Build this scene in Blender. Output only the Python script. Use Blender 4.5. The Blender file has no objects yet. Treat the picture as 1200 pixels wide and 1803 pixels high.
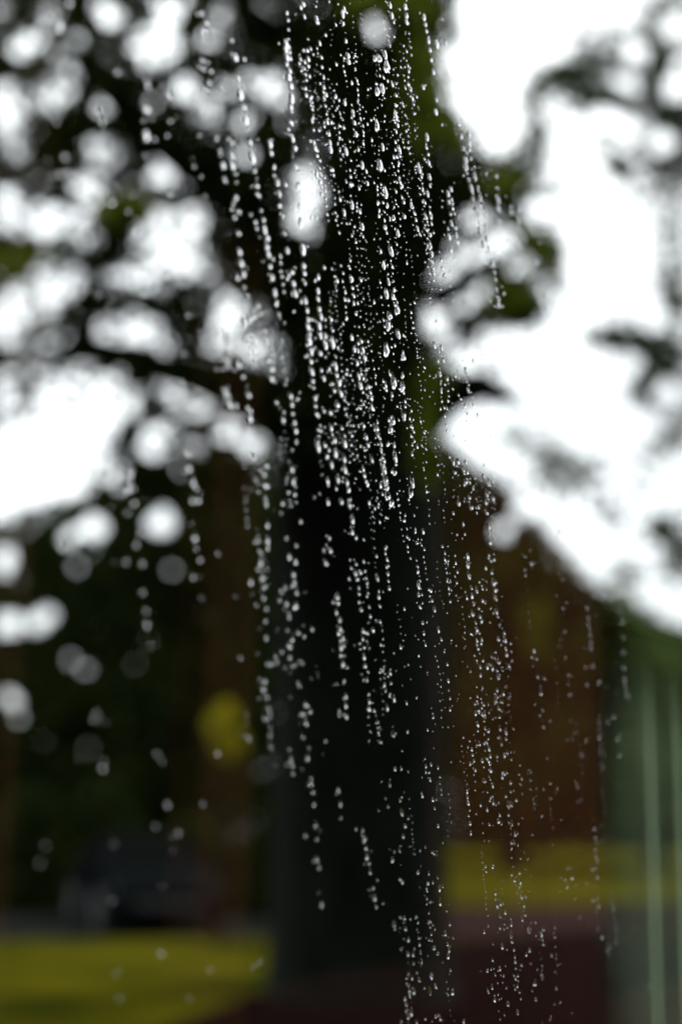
import bpy, bmesh, math, random
from mathutils import Vector, Matrix

random.seed(7)
scene = bpy.context.scene
COL = scene.collection
R = math.radians

# ------------------------------------------------------------------ camera
CAM_H = 1.45
PITCH, ROLL = R(12.93), 0.018
F = Vector((0, math.cos(PITCH), math.sin(PITCH)))
U0 = Vector((0, -math.sin(PITCH), math.cos(PITCH)))
X0 = Vector((1, 0, 0))
UP = (U0 * math.cos(ROLL) - X0 * math.sin(ROLL)).normalized()
RIGHT = (X0 * math.cos(ROLL) + U0 * math.sin(ROLL)).normalized()
EYE = Vector((0, 0, CAM_H))
FOC = 0.80
cd = bpy.data.cameras.new('camera')
cam = bpy.data.objects.new('camera', cd)
COL.objects.link(cam)
cam.matrix_world = Matrix(((RIGHT.x, UP.x, -F.x, 0), (RIGHT.y, UP.y, -F.y, 0), (RIGHT.z, UP.z, -F.z, CAM_H), (0, 0, 0, 1)))
cd.sensor_fit = 'HORIZONTAL'
cd.sensor_width = 24.0
cd.lens = 50.0
cd.clip_start = 0.02
cd.clip_end = 2000
cd.dof.use_dof = True
cd.dof.focus_distance = FOC
cd.dof.aperture_fstop = 2.95
cd.dof.aperture_blades = 0
scene.camera = cam

# ------------------------------------------------------------------ world, sun, exposure
SUN_EL, SUN_AZ = R(48), R(60)
w = bpy.data.worlds.new('World')
scene.world = w
w.use_nodes = True
nt = w.node_tree
bg = nt.nodes['Background']
sky = nt.nodes.new('ShaderNodeTexSky')
sky.sky_type = 'NISHITA'
sky.sun_disc = False
sky.sun_elevation = SUN_EL
sky.sun_rotation = SUN_AZ
mixc = nt.nodes.new('ShaderNodeMix')
mixc.data_type = 'RGBA'
mixc.inputs['Factor'].default_value = 0.86          # cloud cover over the clear sky
nt.links.new(sky.outputs[0], mixc.inputs['A'])
ctc = nt.nodes.new('ShaderNodeTexCoord')
cnz = nt.nodes.new('ShaderNodeTexNoise')
cnz.inputs['Scale'].default_value = 5.0
cnz.inputs['Detail'].default_value = 4.0
ccr = nt.nodes.new('ShaderNodeMapRange')
ccr.inputs['From Min'].default_value = 0.35
ccr.inputs['From Max'].default_value = 0.65
ccr.inputs['To Min'].default_value = 17.0
ccr.inputs['To Max'].default_value = 24.0
ccl = nt.nodes.new('ShaderNodeVectorMath')
ccl.operation = 'SCALE'
ccl.inputs[0].default_value = (0.99, 1.0, 1.02)
nt.links.new(ctc.outputs['Generated'], cnz.inputs['Vector'])
nt.links.new(cnz.outputs['Fac'], ccr.inputs['Value'])
nt.links.new(ccr.outputs[0], ccl.inputs['Scale'])
csep = nt.nodes.new('ShaderNodeSeparateXYZ')        # overcast sky: three times brighter overhead than at the horizon
nt.links.new(ctc.outputs['Generated'], csep.inputs[0])
cov = nt.nodes.new('ShaderNodeMapRange')
cov.inputs['To Min'].default_value = 0.3333
cov.inputs['To Max'].default_value = 1.0
nt.links.new(csep.outputs['Z'], cov.inputs['Value'])
ccm = nt.nodes.new('ShaderNodeVectorMath')
ccm.operation = 'SCALE'
nt.links.new(ccl.outputs[0], ccm.inputs[0])
nt.links.new(cov.outputs[0], ccm.inputs['Scale'])
nt.links.new(ccm.outputs[0], mixc.inputs['B'])
nt.links.new(mixc.outputs['Result'], bg.inputs['Color'])
bg.inputs['Strength'].default_value = 0.13
sl = bpy.data.lights.new('sun', 'SUN')
sl.energy = 0.5
sl.angle = R(20)
sl.color = (1.0, 0.96, 0.9)
sun = bpy.data.objects.new('sun', sl)
COL.objects.link(sun)
sd = Vector((math.sin(SUN_AZ) * math.cos(SUN_EL), math.cos(SUN_AZ) * math.cos(SUN_EL), math.sin(SUN_EL)))
sun.rotation_euler = sd.to_track_quat('Z', 'Y').to_euler()
vs = scene.view_settings
vs.view_transform = 'Standard'
vs.look = 'None'
vs.exposure = 0.85
vs.gamma = 1.0
vs.use_curve_mapping = False
scene.cycles.use_denoising = True
scene.cycles.max_bounces = 12
scene.cycles.transmission_bounces = 10
scene.cycles.transparent_max_bounces = 32
scene.cycles.glossy_bounces = 5
scene.cycles.diffuse_bounces = 3
scene.cycles.sample_clamp_indirect = 6.0

# ------------------------------------------------------------------ helpers
FPX = 2500.0


def ray(x, y):
    return F + RIGHT * ((x - 600) / FPX) - UP * ((y - 901.5) / FPX)


def P(x, y, depth):
    return EYE + ray(x, y) * depth


def G(x, y, z=0.0):
    d = ray(x, y)
    return EYE + d * ((z - CAM_H) / d.z)


def proj(p):
    v = p - EYE
    d = v.dot(F)
    return 600 + FPX * v.dot(RIGHT) / d, 901.5 - FPX * v.dot(UP) / d, d


def link(o, parent=None):
    COL.objects.link(o)
    if parent:
        o.parent = parent
    return o


def tag(o, label=None, cat=None, group=None, kind=None):
    if label:
        o['label'] = label
    if cat:
        o['category'] = cat
    if group:
        o['group'] = group
    if kind:
        o['kind'] = kind
    return o


def empty(name, loc):
    o = bpy.data.objects.new(name, None)
    o.location = loc
    o.empty_display_size = 0.2
    return link(o)


def meshobj(name, verts, faces, mat, parent=None, smooth=False, origin=None):
    if parent is not None and origin is None:
        origin = parent.location
    if origin is not None:
        verts = [Vector(v) - origin for v in verts]
    me = bpy.data.meshes.new(name)
    me.from_pydata([tuple(v) for v in verts], [], faces)
    if smooth:
        me.polygons.foreach_set('use_smooth', [True] * len(me.polygons))
    me.materials.append(mat)
    me.update()
    o = bpy.data.objects.new(name, me)
    link(o, parent)
    if parent is None and origin is not None:
        o.location = origin
    return o


class MB:
    def __init__(self):
        self.v, self.f = [], []

    def quad(self, a, b, c, d):
        k = len(self.v)
        self.v += [a, b, c, d]
        self.f.append((k, k + 1, k + 2, k + 3))

    def box(self, o, ax, ay, az):
        """box from corner o with edge vectors"""
        k = len(self.v)
        for dz in (0, 1):
            for dy in (0, 1):
                for dx in (0, 1):
                    self.v.append(o + ax * dx + ay * dy + az * dz)
        for q in ((0, 2, 3, 1), (4, 5, 7, 6), (0, 1, 5, 4), (2, 6, 7, 3), (0, 4, 6, 2), (1, 3, 7, 5)):
            self.f.append(tuple(k + i for i in q))

    def tube(self, pts, rads, seg=10, wob=0.0, ph=0.0):
        k = len(self.v)
        n = len(pts)
        for i, (p, r) in enumerate(zip(pts, rads)):
            a = pts[min(i + 1, n - 1)] - pts[max(i - 1, 0)]
            a.normalize()
            s = a.cross(Vector((0.31, 0.9, 0.12)))
            if s.length < 0.1:
                s = a.cross(Vector((1, 0, 0)))
            s.normalize()
            t = a.cross(s)
            for j in range(seg):
                th = 2 * math.pi * j / seg
                rr = r * (1 + wob * (math.sin(5 * th + ph + i * 0.4) * 0.5 + math.sin(9 * th + 2 * ph - i * 0.7) * 0.3 + random.uniform(-.3, .3)))
                self.v.append(p + s * (math.cos(th) * rr) + t * (math.sin(th) * rr))
        for i in range(n - 1):
            for j in range(seg):
                self.f.append((k + i * seg + j, k + i * seg + (j + 1) % seg, k + (i + 1) * seg + (j + 1) % seg, k + (i + 1) * seg + j))
        self.f.append(tuple(k + j for j in reversed(range(seg))))
        self.f.append(tuple(k + (n - 1) * seg + j for j in range(seg)))

    def build(self, name, mat, parent=None, smooth=False, origin=None):
        return meshobj(name, self.v, self.f, mat, parent, smooth, origin)


# ------------------------------------------------------------------ materials
def mat(name):
    m = bpy.data.materials.new(name)
    m.use_nodes = True
    t = m.node_tree
    t.nodes.clear()
    out = t.nodes.new('ShaderNodeOutputMaterial')
    return m, t, out


def principled(name, c1, c2, scale=5.0, rough=0.7, metallic=0.0, detail=6.0, stretch=(1, 1, 1), bump=0.0, coord='Object', coat=0.0, spec=0.3):
    c1, c2 = [tuple(.74 * q for q in c) for c in (c1, c2)]
    m, t, out = mat(name)
    b = t.nodes.new('ShaderNodeBsdfPrincipled')
    tc = t.nodes.new('ShaderNodeTexCoord')
    mp = t.nodes.new('ShaderNodeMapping')
    mp.inputs['Scale'].default_value = stretch
    nz = t.nodes.new('ShaderNodeTexNoise')
    nz.inputs['Scale'].default_value = scale
    nz.inputs['Detail'].default_value = detail
    cr = t.nodes.new('ShaderNodeValToRGB')
    cr.color_ramp.elements[0].position = 0.35
    cr.color_ramp.elements[1].position = 0.65
    cr.color_ramp.elements[0].color = (*c1, 1)
    cr.color_ramp.elements[1].color = (*c2, 1)
    t.links.new(tc.outputs[coord], mp.inputs[0])
    t.links.new(mp.outputs[0], nz.inputs['Vector'])
    t.links.new(nz.outputs['Fac'], cr.inputs[0])
    t.links.new(cr.outputs[0], b.inputs['Base Color'])
    b.inputs['Roughness'].default_value = rough
    b.inputs['Metallic'].default_value = metallic
    b.inputs['Coat Weight'].default_value = coat
    b.inputs['Specular IOR Level'].default_value = spec
    if bump:
        bp = t.nodes.new('ShaderNodeBump')
        bp.inputs['Strength'].default_value = bump
        t.links.new(nz.outputs['Fac'], bp.inputs['Height'])
        t.links.new(bp.outputs[0], b.inputs['Normal'])
    t.links.new(b.outputs[0], out.inputs[0])
    return m


def leaf_mat(name, c1, c2, c3, trans=0.25, k=0.62):
    c1, c2, c3 = [tuple(.78 * k * q for q in c) for c in (c1, c2, c3)]
    """matt leaves: colour differs from leaf to leaf, some light comes through"""
    m, t, out = mat(name)
    ge = t.nodes.new('ShaderNodeNewGeometry')
    cr = t.nodes.new('ShaderNodeValToRGB')
    cr.color_ramp.elements[0].color = (*c1, 1)
    cr.color_ramp.elements[1].color = (*c3, 1)
    e = cr.color_ramp.elements.new(0.6)
    e.color = (*c2, 1)
    t.links.new(ge.outputs['Random Per Island'], cr.inputs[0])
    d = t.nodes.new('ShaderNodeBsdfDiffuse')
    tr = t.nodes.new('ShaderNodeBsdfTranslucent')
    mx = t.nodes.new('ShaderNodeMixShader')
    mx.inputs[0].default_value = trans
    t.links.new(cr.outputs[0], d.inputs[0])
    t.links.new(cr.outputs[0], tr.inputs[0])
    t.links.new(d.outputs[0], mx.inputs[1])
    t.links.new(tr.outputs[0], mx.inputs[2])
    t.links.new(mx.outputs[0], out.inputs[0])
    return m


def pane_mat():
    m, t, out = mat('window_glass')
    ge = t.nodes.new('ShaderNodeNewGeometry')
    dot = t.nodes.new('ShaderNodeVectorMath')
    dot.operation = 'DOT_PRODUCT'
    t.links.new(ge.outputs['Normal'], dot.inputs[0])
    t.links.new(ge.outputs['Incoming'], dot.inputs[1])

    def mth(op, a, b=None):
        n = t.nodes.new('ShaderNodeMath')
        n.operation = op
        if hasattr(a, 'links'):
            t.links.new(a, n.inputs[0])
        else:
            n.inputs[0].default_value = a
        if b is not None:
            if hasattr(b, 'links'):
                t.links.new(b, n.inputs[1])
            else:
                n.inputs[1].default_value = b
        return n.outputs[0]
    c = mth('ABSOLUTE', dot.outputs['Value'])
    q = mth('POWER', mth('SUBTRACT', 1.0, c), 5.0)
    fr = mth('ADD', mth('MULTIPLY', q, 0.96), 0.04)
    tr = t.nodes.new('ShaderNodeBsdfTransparent')
    tr.inputs[0].default_value = (0.97, 0.985, 0.975, 1)
    gl = t.nodes.new('ShaderNodeBsdfGlossy')
    gl.inputs['Roughness'].default_value = 0.0
    mx = t.nodes.new('ShaderNodeMixShader')
    t.links.new(fr, mx.inputs[0])
    t.links.new(tr.outputs[0], mx.inputs[1])
    t.links.new(gl.outputs[0], mx.inputs[2])
    t.links.new(mx.outputs[0], out.inputs[0])
    return m


def water_mat():
    m, t, out = mat('rain_water')
    g = t.nodes.new('ShaderNodeBsdfGlass')
    g.inputs['IOR'].default_value = 1.333
    g.inputs['Roughness'].default_value = 0.0
    g.inputs['Color'].default_value = (1, 1, 1, 1)
    t.links.new(g.outputs[0], out.inputs[0])
    return m


def curtain_mat():
    m, t, out = mat('sheer_net')
    tc = t.nodes.new('ShaderNodeTexCoord')
    nz = t.nodes.new('ShaderNodeTexNoise')
    nz.inputs['Scale'].default_value = 38
    mp = t.nodes.new('ShaderNodeMapping')
    mp.inputs['Scale'].default_value = (1, 1, 0.16)
    t.links.new(tc.outputs['Object'], mp.inputs[0])
    t.links.new(mp.outputs[0], nz.inputs['Vector'])
    mr = t.nodes.new('ShaderNodeMapRange')
    mr.inputs['From Min'].default_value = 0.3
    mr.inputs['From Max'].default_value = 0.7
    mr.inputs['To Min'].default_value = 0.055
    mr.inputs['To Max'].default_value = 0.10
    t.links.new(nz.outputs['Fac'], mr.inputs['Value'])
    lw = t.nodes.new('ShaderNodeLayerWeight')
    lw.inputs['Blend'].default_value = 0.25
    ad = t.nodes.new('ShaderNodeMath')
    ad.operation = 'MULTIPLY_ADD'
    t.links.new(lw.outputs['Facing'], ad.inputs[0])
    ad.inputs[1].default_value = 0.03
    t.links.new(mr.outputs[0], ad.inputs[2])
    # the net is thinner towards its free edge and its top
    sp = t.nodes.new('ShaderNodeSeparateXYZ')
    t.links.new(tc.outputs['Generated'], sp.inputs[0])
    ex = t.nodes.new('ShaderNodeMapRange')
    ex.interpolation_type = 'SMOOTHSTEP'
    ex.inputs['From Max'].default_value = 0.16
    ex.inputs['To Min'].default_value = 0.12
    t.links.new(sp.outputs['X'], ex.inputs['Value'])
    ez = t.nodes.new('ShaderNodeMapRange')
    ez.interpolation_type = 'SMOOTHSTEP'
    ez.inputs['From Min'].default_value = 1.0
    ez.inputs['From Max'].default_value = 0.86
    t.links.new(sp.outputs['Z'], ez.inputs['Value'])
    m1 = t.nodes.new('ShaderNodeMath')
    m1.operation = 'MULTIPLY'
    t.links.new(ex.outputs[0], m1.inputs[0])
    t.links.new(ez.outputs[0], m1.inputs[1])
    m2 = t.nodes.new('ShaderNodeMath')
    m2.operation = 'MULTIPLY'
    t.links.new(m1.outputs[0], m2.inputs[0])
    t.links.new(ad.outputs[0], m2.inputs[1])
    tr = t.nodes.new('ShaderNodeBsdfTransparent')
    tl = t.nodes.new('ShaderNodeBsdfTranslucent')
    tl.inputs[0].default_value = (0.50, 0.66, 0.42, 1)
    mx = t.nodes.new('ShaderNodeMixShader')
    t.links.new(m2.outputs[0], mx.inputs[0])
    t.links.new(tr.outputs[0], mx.inputs[1])
    t.links.new(tl.outputs[0], mx.inputs[2])
    t.links.new(mx.outputs[0], out.inputs[0])
    return m


M_PANE = pane_mat()
M_WATER = water_mat()
M_NET = curtain_mat()
M_LAWN = principled('lawn_grass', (0.014, 0.017, 0.0018), (0.070, 0.062, 0.0032), 0.55, 0.9, detail=8, spec=0.0)  # dark end of the noise also stands in for shadow on the grass
M_ROAD = principled('wet_road', (0.009, 0.007, 0.0075), (0.017, 0.0125, 0.0135), 0.8, 0.7, spec=0.0)
M_PATH = principled('wet_tarmac_and_road_shade', (0.007, 0.008, 0.007), (0.013, 0.0135, 0.012), 0.8, 0.7, spec=0.0)  # the path's own tone, reused as tree shade on the left road
M_MULCH = principled('bark_mulch', (0.0025, 0.0018, 0.0015), (0.006, 0.0035, 0.003), 6, 0.9, spec=0.0)
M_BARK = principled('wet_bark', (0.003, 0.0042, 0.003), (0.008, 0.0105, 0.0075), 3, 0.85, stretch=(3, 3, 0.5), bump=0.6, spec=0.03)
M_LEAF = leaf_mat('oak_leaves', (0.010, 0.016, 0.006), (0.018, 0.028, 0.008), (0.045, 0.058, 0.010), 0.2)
M_LEAF_LT = leaf_mat('pale_leaves', (0.030, 0.050, 0.014), (0.060, 0.09, 0.025), (0.10, 0.135, 0.04), 0.3, 1.8)
M_LEAF_SP = leaf_mat('lit_spray_leaves', (0.05, 0.07, 0.008), (0.085, 0.11, 0.012), (0.13, 0.16, 0.02), 0.4, 1.35)  # oak leaves where lit, the brightness put into the colour
M_LEAF_LIME = leaf_mat('lime_leaves', (0.02, 0.036, 0.012), (0.04, 0.06, 0.018), (0.08, 0.11, 0.03), 0.35, 0.8)
M_LEAF_DK = leaf_mat('dark_leaves', (0.007, 0.012, 0.004), (0.015, 0.024, 0.007), (0.04, 0.05, 0.012), 0.15, 0.8)
M_LEAF_COP = leaf_mat('brownish_leaves', (0.012, 0.011, 0.004), (0.022, 0.02, 0.005), (0.055, 0.045, 0.010), 0.2)
M_LEAF_YE = leaf_mat('yellow_leaves', (0.26, 0.25, 0.012), (0.38, 0.34, 0.01), (0.46, 0.40, 0.012), 0.35, 0.85)
M_LEAF_YG = leaf_mat('yellow_green_leaves', (0.10, 0.12, 0.01), (0.17, 0.19, 0.014), (0.24, 0.24, 0.016), 0.35)
M_LEAF_OL = leaf_mat('olive_leaves', (0.03, 0.032, 0.005), (0.05, 0.05, 0.007), (0.09, 0.085, 0.01), 0.3)
M_WOOD = principled('brown_panelling', (0.22, 0.070, 0.028), (0.31, 0.105, 0.04), 2.2, 0.6, stretch=(6, 6, 0.6))
M_DADO = principled('dark_red_dado', (0.085, 0.020, 0.016), (0.11, 0.026, 0.020), 2.2, 0.6, stretch=(6, 6, 0.6))
M_DARK = principled('dark_plaster', (0.008, 0.009, 0.009), (0.012, 0.012, 0.012), 3, 0.9, spec=0.02)
M_FLOOR = principled('dark_floor', (0.02, 0.013, 0.010), (0.03, 0.018, 0.013), 4, 0.6, spec=0.05)
M_FRAME = principled('painted_frame', (0.03, 0.03, 0.032), (0.04, 0.04, 0.042), 8, 0.5)
M_CARP = principled('car_paint', (0.0035, 0.0045, 0.005), (0.005, 0.006, 0.0065), 3, 0.7, spec=0.0)
M_CGLS = principled('car_glass', (0.003, 0.003, 0.003), (0.005, 0.005, 0.005), 3, 0.3, spec=0.0)
M_TYRE = principled('tyre_rubber', (0.012, 0.012, 0.012), (0.018, 0.018, 0.018), 9, 0.9)
M_RIM = principled('alloy_rim', (0.06, 0.06, 0.065), (0.08, 0.08, 0.085), 9, 0.5)
M_LAMP = principled('lamp_lens', (0.08, 0.085, 0.085), (0.12, 0.125, 0.125), 9, 0.1)
M_TAIL = principled('tail_lens', (0.12, 0.01, 0.01), (0.16, 0.012, 0.012), 9, 0.2)

# ------------------------------------------------------------------ the room and the window wall
A = R(58.5)
N = Vector((-math.sin(A), math.cos(A), 0))      # outwards
T = Vector((math.cos(A), math.sin(A), 0))       # along the window, away to the right
Z = Vector((0, 0, 1))
DP = 0.364                                       # camera to the inner face of the glass
GT = 0.003                                       # glass thickness


def W(n, t, z):
    return N * n + T * t + Z * z


def slab(name, n0, n1, t0, t1, z0, z1, m, parent=None, kind='structure'):
    b = MB()
    b.box(W(n0, t0, z0), N * (n1 - n0), T * (t1 - t0), Z * (z1 - z0))
    o = b.build(name, m, parent, origin=None if parent else W(n0, t0, z0))
    if kind and not parent:
        o['kind'] = kind
    return o


WT0, WT1, WZ0, WZ1 = -0.75, 4.6, 0.75, 2.5
slab('floor', -3.2, DP + 0.10, -2.0, 6.0, 0.06, 0.12, M_FLOOR)
slab('ceiling', -3.2, DP + 0.10, -2.0, 6.0, 2.75, 2.85, M_DARK)
slab('wall_back', -3.3, -3.2, -2.0, 6.0, 0.12, 2.75, M_DARK)
slab('wall_near', -3.2, DP + 0.10, -2.1, -2.0, 0.06, 2.85, M_DARK)
slab('wall_far', -3.2, DP + 0.10, 6.0, 6.1, 0.06, 2.85, M_DARK)
slab('wall_under_window', DP - 0.06, DP + 0.10, -2.0, 6.0, 0.12, WZ0, M_DARK)
slab('wall_over_window', DP - 0.06, DP + 0.10, -2.0, 6.0, WZ1, 2.75, M_DARK)
slab('wall_beside_window', DP - 0.06, DP + 0.10, -2.0, WT0, WZ0, WZ1, M_DARK)
slab('wall_past_window', DP - 0.06, DP + 0.10, WT1, 6.0, WZ0, WZ1, M_DARK)

slab('shade_wall_upper', DP - 0.06, DP + 0.10, -6.0, 9.0, 2.852, 6.6, M_DARK)  # unseen upper wall and eaves, added to keep sky light off the trunk
slab('shade_eaves', -1.0, DP + 0.6, -6.0, 9.0, 6.602, 6.8, M_DARK)

win = empty('window', W(DP, 1.9, WZ0))
tag(win, 'long rain-streaked window seen at a slant with the wet garden behind it', 'window')
lights = [(WT0 + 0.05, 1.50), (1.55, 3.05), (3.10, WT1 - 0.05)]  # panes past the first are unseen, added to light the panelling
for a, b_ in lights:
    slab('pane', DP, DP + GT, a, b_, WZ0 + 0.05, WZ1 - 0.05, M_PANE, win)
fb = MB()
fb.box(W(DP - 0.02, WT0, WZ0), N * 0.06, T * (WT1 - WT0), Z * 0.048)
fb.box(W(DP - 0.02, WT0, WZ1 - 0.048), N * 0.06, T * (WT1 - WT0), Z * 0.048)
for t0 in (WT0, 1.502, 3.052, WT1 - 0.048):
    fb.box(W(DP - 0.018, t0, WZ0 + 0.0485), N * 0.056, T * 0.046, Z * (WZ1 - WZ0 - 0.097))
fb.build('frame', M_FRAME, win)

# brown panelled partition inside the room; what shows of it is its reflection in the glass
LP = 0.75


def mirror_tz(x, y):
    d = ray(x, y)
    s = (DP + LP) / d.dot(N)
    p = EYE + d * s
    return p.dot(T), p.z


def panel(x0, x1, z0, z1, dn=0.0, m=None):
    t0 = mirror_tz(x0, 1200)[0]
    t1 = mirror_tz(x1, 1200)[0]
    o = slab('wall_panelling', DP - LP - 0.05 - dn, DP - LP - dn, t0, t1, z0, z1, m or M_WOOD)
    return o


panel(-260, 46, 0.12, 2.75)
panel(362, 452, 0.12, 2.3)
zr = mirror_tz(930, 1655)[1]
panel(802, 1056, zr + 0.002, 2.15)
panel(802, 1056, 0.12, zr, 0, M_DADO)
zs = mirror_tz(640, 1712)[1]
panel(454, 800, 0.12, zs, 0, M_DADO)
panel(1058, 1240, 0.12, zs * 0.9, 0, M_DADO)

# sheer net hanging against the glass at the right
ct0 = 0.925
CT1 = 1.45 + (1475 - 1125) / 2500 * 1.06
net = MB()
nt_, nz_ = 150, 10
for j in range(nz_ + 1):
    z = 0.95 + (CT1 - 0.95) * j / nz_
    for i in range(nt_ + 1):
        t = ct0 + 0.55 * i / nt_
        ph = t * 82 + 1.3 * math.sin(t * 37)
        n = DP - 0.014 + 0.0075 * math.sin(ph) + 0.002 * math.sin(2.3 * ph + 1)
        net.v.append(W(n, t, z))
for j in range(nz_):
    for i in range(nt_):
        k = j * (nt_ + 1) + i
        net.f.append((k, k + 1, k + nt_ + 2, k + nt_ + 1))
cur = net.build('net_curtain', M_NET, smooth=True, origin=W(DP - 0.014, ct0, 0.95))
wb_ = MB()
wb_.tube([W(DP - 0.014, ct0 - .004, CT1), W(DP - 0.014, 1.499, CT1)], [.0003, .0003], 8)
wire = wb_.build('curtain_wire', M_FRAME, cur, origin=W(DP - 0.014, ct0, 0.95))
tag(cur, 'sheer green half-height net curtain in vertical folds at the right end of the window', 'curtain')

# ------------------------------------------------------------------ ground
gs = 600
meshobj('lawn', [(-gs, -gs, 0), (gs, -gs, 0), (gs, gs, 0), (-gs, gs, 0)], [(0, 1, 2, 3)], M_LAWN)['kind'] = 'structure'


def ground_poly(name, px, m, z):
    vs_ = [G(x, y, z) for x, y in px]
    o = meshobj(name, vs_, [tuple(range(len(vs_)))], m)
    o['kind'] = 'structure'
    return o


ground_poly('road', [(-900, 1672), (-900, 1600), (500, 1596), (780, 1597), (1060, 1594), (1300, 1586), (2300, 1580), (2300, 1700), (1500, 1660), (1080, 1640), (820, 1652), (480, 1650)], M_ROAD, 0.004)
ground_poly('shaded_road', [(-900, 1672), (-900, 1600), (470, 1597), (470, 1650)], M_PATH, 0.008)  # left stretch of the road, tree shade put into a darker colour
ground_poly('path', [(1050, 1642), (1500, 1662), (3000, 2900), (1250, 2900)], M_PATH, 0.008)
ground_poly('planting_bed', [(484, 1735), (640, 1700), (800, 1655), (1062, 1640), (1110, 1803), (1240, 2700), (-300, 2700), (150, 1960), (290, 1808), (400, 1768)], M_MULCH, 0.012)

# ------------------------------------------------------------------ foliage
LS = 2.2   # sky level the gaps are sized for
# gaps in the leaves: centre and half size of the bright patch, and how bright it reads
HOLES = [
    (50, 75, 40, 42, 1), (125, 100, 42, 46, 1), (190, 25, 34, 28, .6), (90, 165, 48, 36, .9), (12, 190, 38, 62, 1), (180, 266, 42, 36, .9),
    (275, 85, 56, 52, 1), (300, 15, 34, 34, .7), (160, 330, 36, 26, .7), (305, 300, 58, 46, 1), (325, 160, 25, 25, .5), (232, 205, 25, 25, .4),
    (365, 195, 32, 32, .45), (476, 160, 32, 32, .85), (436, 215, 26, 26, .4), (458, 25, 36, 36, .45), (484, 60, 30, 32, .45), (530, 310, 26, 26, .35),
    (542, 350, 34, 34, .5), (530, 395, 30, 30, .45), (660, 50, 27, 27, .5), (300, 430, 74, 72, 1), (255, 485, 70, 36, 1), (340, 385, 34, 42, 1),
    (222, 585, 80, 42, 1), (100, 495, 52, 42, .7), (60, 530, 54, 42, .8), (15, 360, 34, 54, .9), (70, 390, 62, 38, .8), (140, 388, 32, 32, .7),
    (92, 620, 46, 42, 1), (10, 560, 34, 54, .8), (150, 712, 102, 78, 1), (305, 682, 46, 34, 1), (350, 708, 46, 34, 1), (12, 690, 24, 60, .6),
    (60, 800, 84, 86, 1), (110, 850, 60, 40, .9), (10, 840, 70, 70, 1), (275, 780, 46, 40, .9), (405, 545, 36, 36, .75), (400, 597, 46, 36, .7),
    (405, 760, 29, 29, .8), (400, 670, 24, 24, .2), (430, 720, 26, 26, .2), (362, 470, 26, 26, .15), (200, 845, 30, 30, .3), (285, 920, 25, 27, .8),
    (165, 930, 34, 30, .5), (125, 945, 26, 26, .2), (300, 1005, 25, 25, .12), (70, 1090, 42, 36, .9), (15, 1100, 44, 36, .9), (20, 1230, 30, 30, .28),
    (8, 985, 22, 44, .4), (600, 1112, 26, 26, .05), (775, 515, 38, 40, .8), (836, 510, 36, 44, 1), (770, 576, 40, 36, .8), (880, 590, 50, 34, .9), (810, 625, 40, 34, 1),
    (800, 705, 36, 32, .7), (806, 750, 34, 34, .75), (890, 420, 26, 26, .65), (916, 470, 25, 22, .45), (955, 508, 22, 24, .3), (890, 935, 27, 25, .4),
    (940, 885, 52, 46, 1), (968, 990, 26, 26, .15), (860, 800, 60, 34, .6), (90, 30, 20, 20, .3), (385, 40, 20, 20, .1),
    (1030, 960, 34, 34, .7), (1180, 1080, 34, 26, .7),
]
_r = random.Random(5)
for _ in range(44):          # pinholes all over the crown
    HOLES.append((_r.uniform(-10, 470), _r.uniform(-20, 830), 26, 26, _r.uniform(.04, .22)))
for _ in range(22):
    HOLES.append((_r.uniform(750, 985), _r.uniform(20, 560), 26, 26, _r.uniform(.05, .3)))
for _ in range(9):
    HOLES.append((_r.uniform(-10, 350), _r.uniform(860, 1350), 26, 26, _r.uniform(.01, .04)))
EFF = []
for cx, cy, rx, ry, br in HOLES:
    if br >= .9 and rx > 33:
        EFF.append((cx, cy, max(rx - 19, 15), max(ry - 19, 15)))
    else:
        k = math.sqrt(br / LS) * 29
        EFF.append((cx, cy, k + max(rx - 29, 0) * .8, k + max(ry - 29, 0) * .8))


def in_hole(x, y, pad):
    for cx, cy, rx, ry in EFF:
        a = (x - cx) / (rx + pad)
        b = (y - cy) / (ry + pad)
        if a * a + b * b < 1 + .55 * math.sin(x * .083 + cy) * math.sin(y * .091 + cx):
            return True
    return False


def rnd_rot():
    q = Vector((random.gauss(0, 1), random.gauss(0, 1), random.gauss(0, 1))).normalized()
    r = Vector((random.gauss(0, 1), random.gauss(0, 1), random.gauss(0, 1))).normalized()
    s = q.cross(r).normalized()
    return q, s


def add_leaf(b, p, size):
    q, s = rnd_rot()
    l = size * random.uniform(.75, 1.3)
    wd = l * random.uniform(.5, .7)
    k = len(b.v)
    dr = q.cross(s) * (l * .15)
    b.v += [p - q * (l * .5), p + s * (wd * .5) + dr, p + q * (l * .5), p - s * (wd * .5) + dr]
    b.f.append((k, k + 1, k + 2))
    b.f.append((k, k + 2, k + 3))


EDGE = [(-900, 1000), (-300, 900), (-60, 800), (0, 788), (60, 792), (110, 782), (135, 768), (200, 800), (250, 826), (280, 862), (310, 912), (330, 938), (380, 958), (440, 978),
        (500, 992), (545, 975), (575, 930), (600, 850), (640, 795), (700, 780), (740, 766), (800, 775), (850, 780), (1000, 790)]


def edge(y):
    for (y0, x0), (y1, x1) in zip(EDGE, EDGE[1:]):
        if y0 <= y <= y1:
            return x0 + (x1 - x0) * (y - y0) / (y1 - y0)
    return 760


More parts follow.
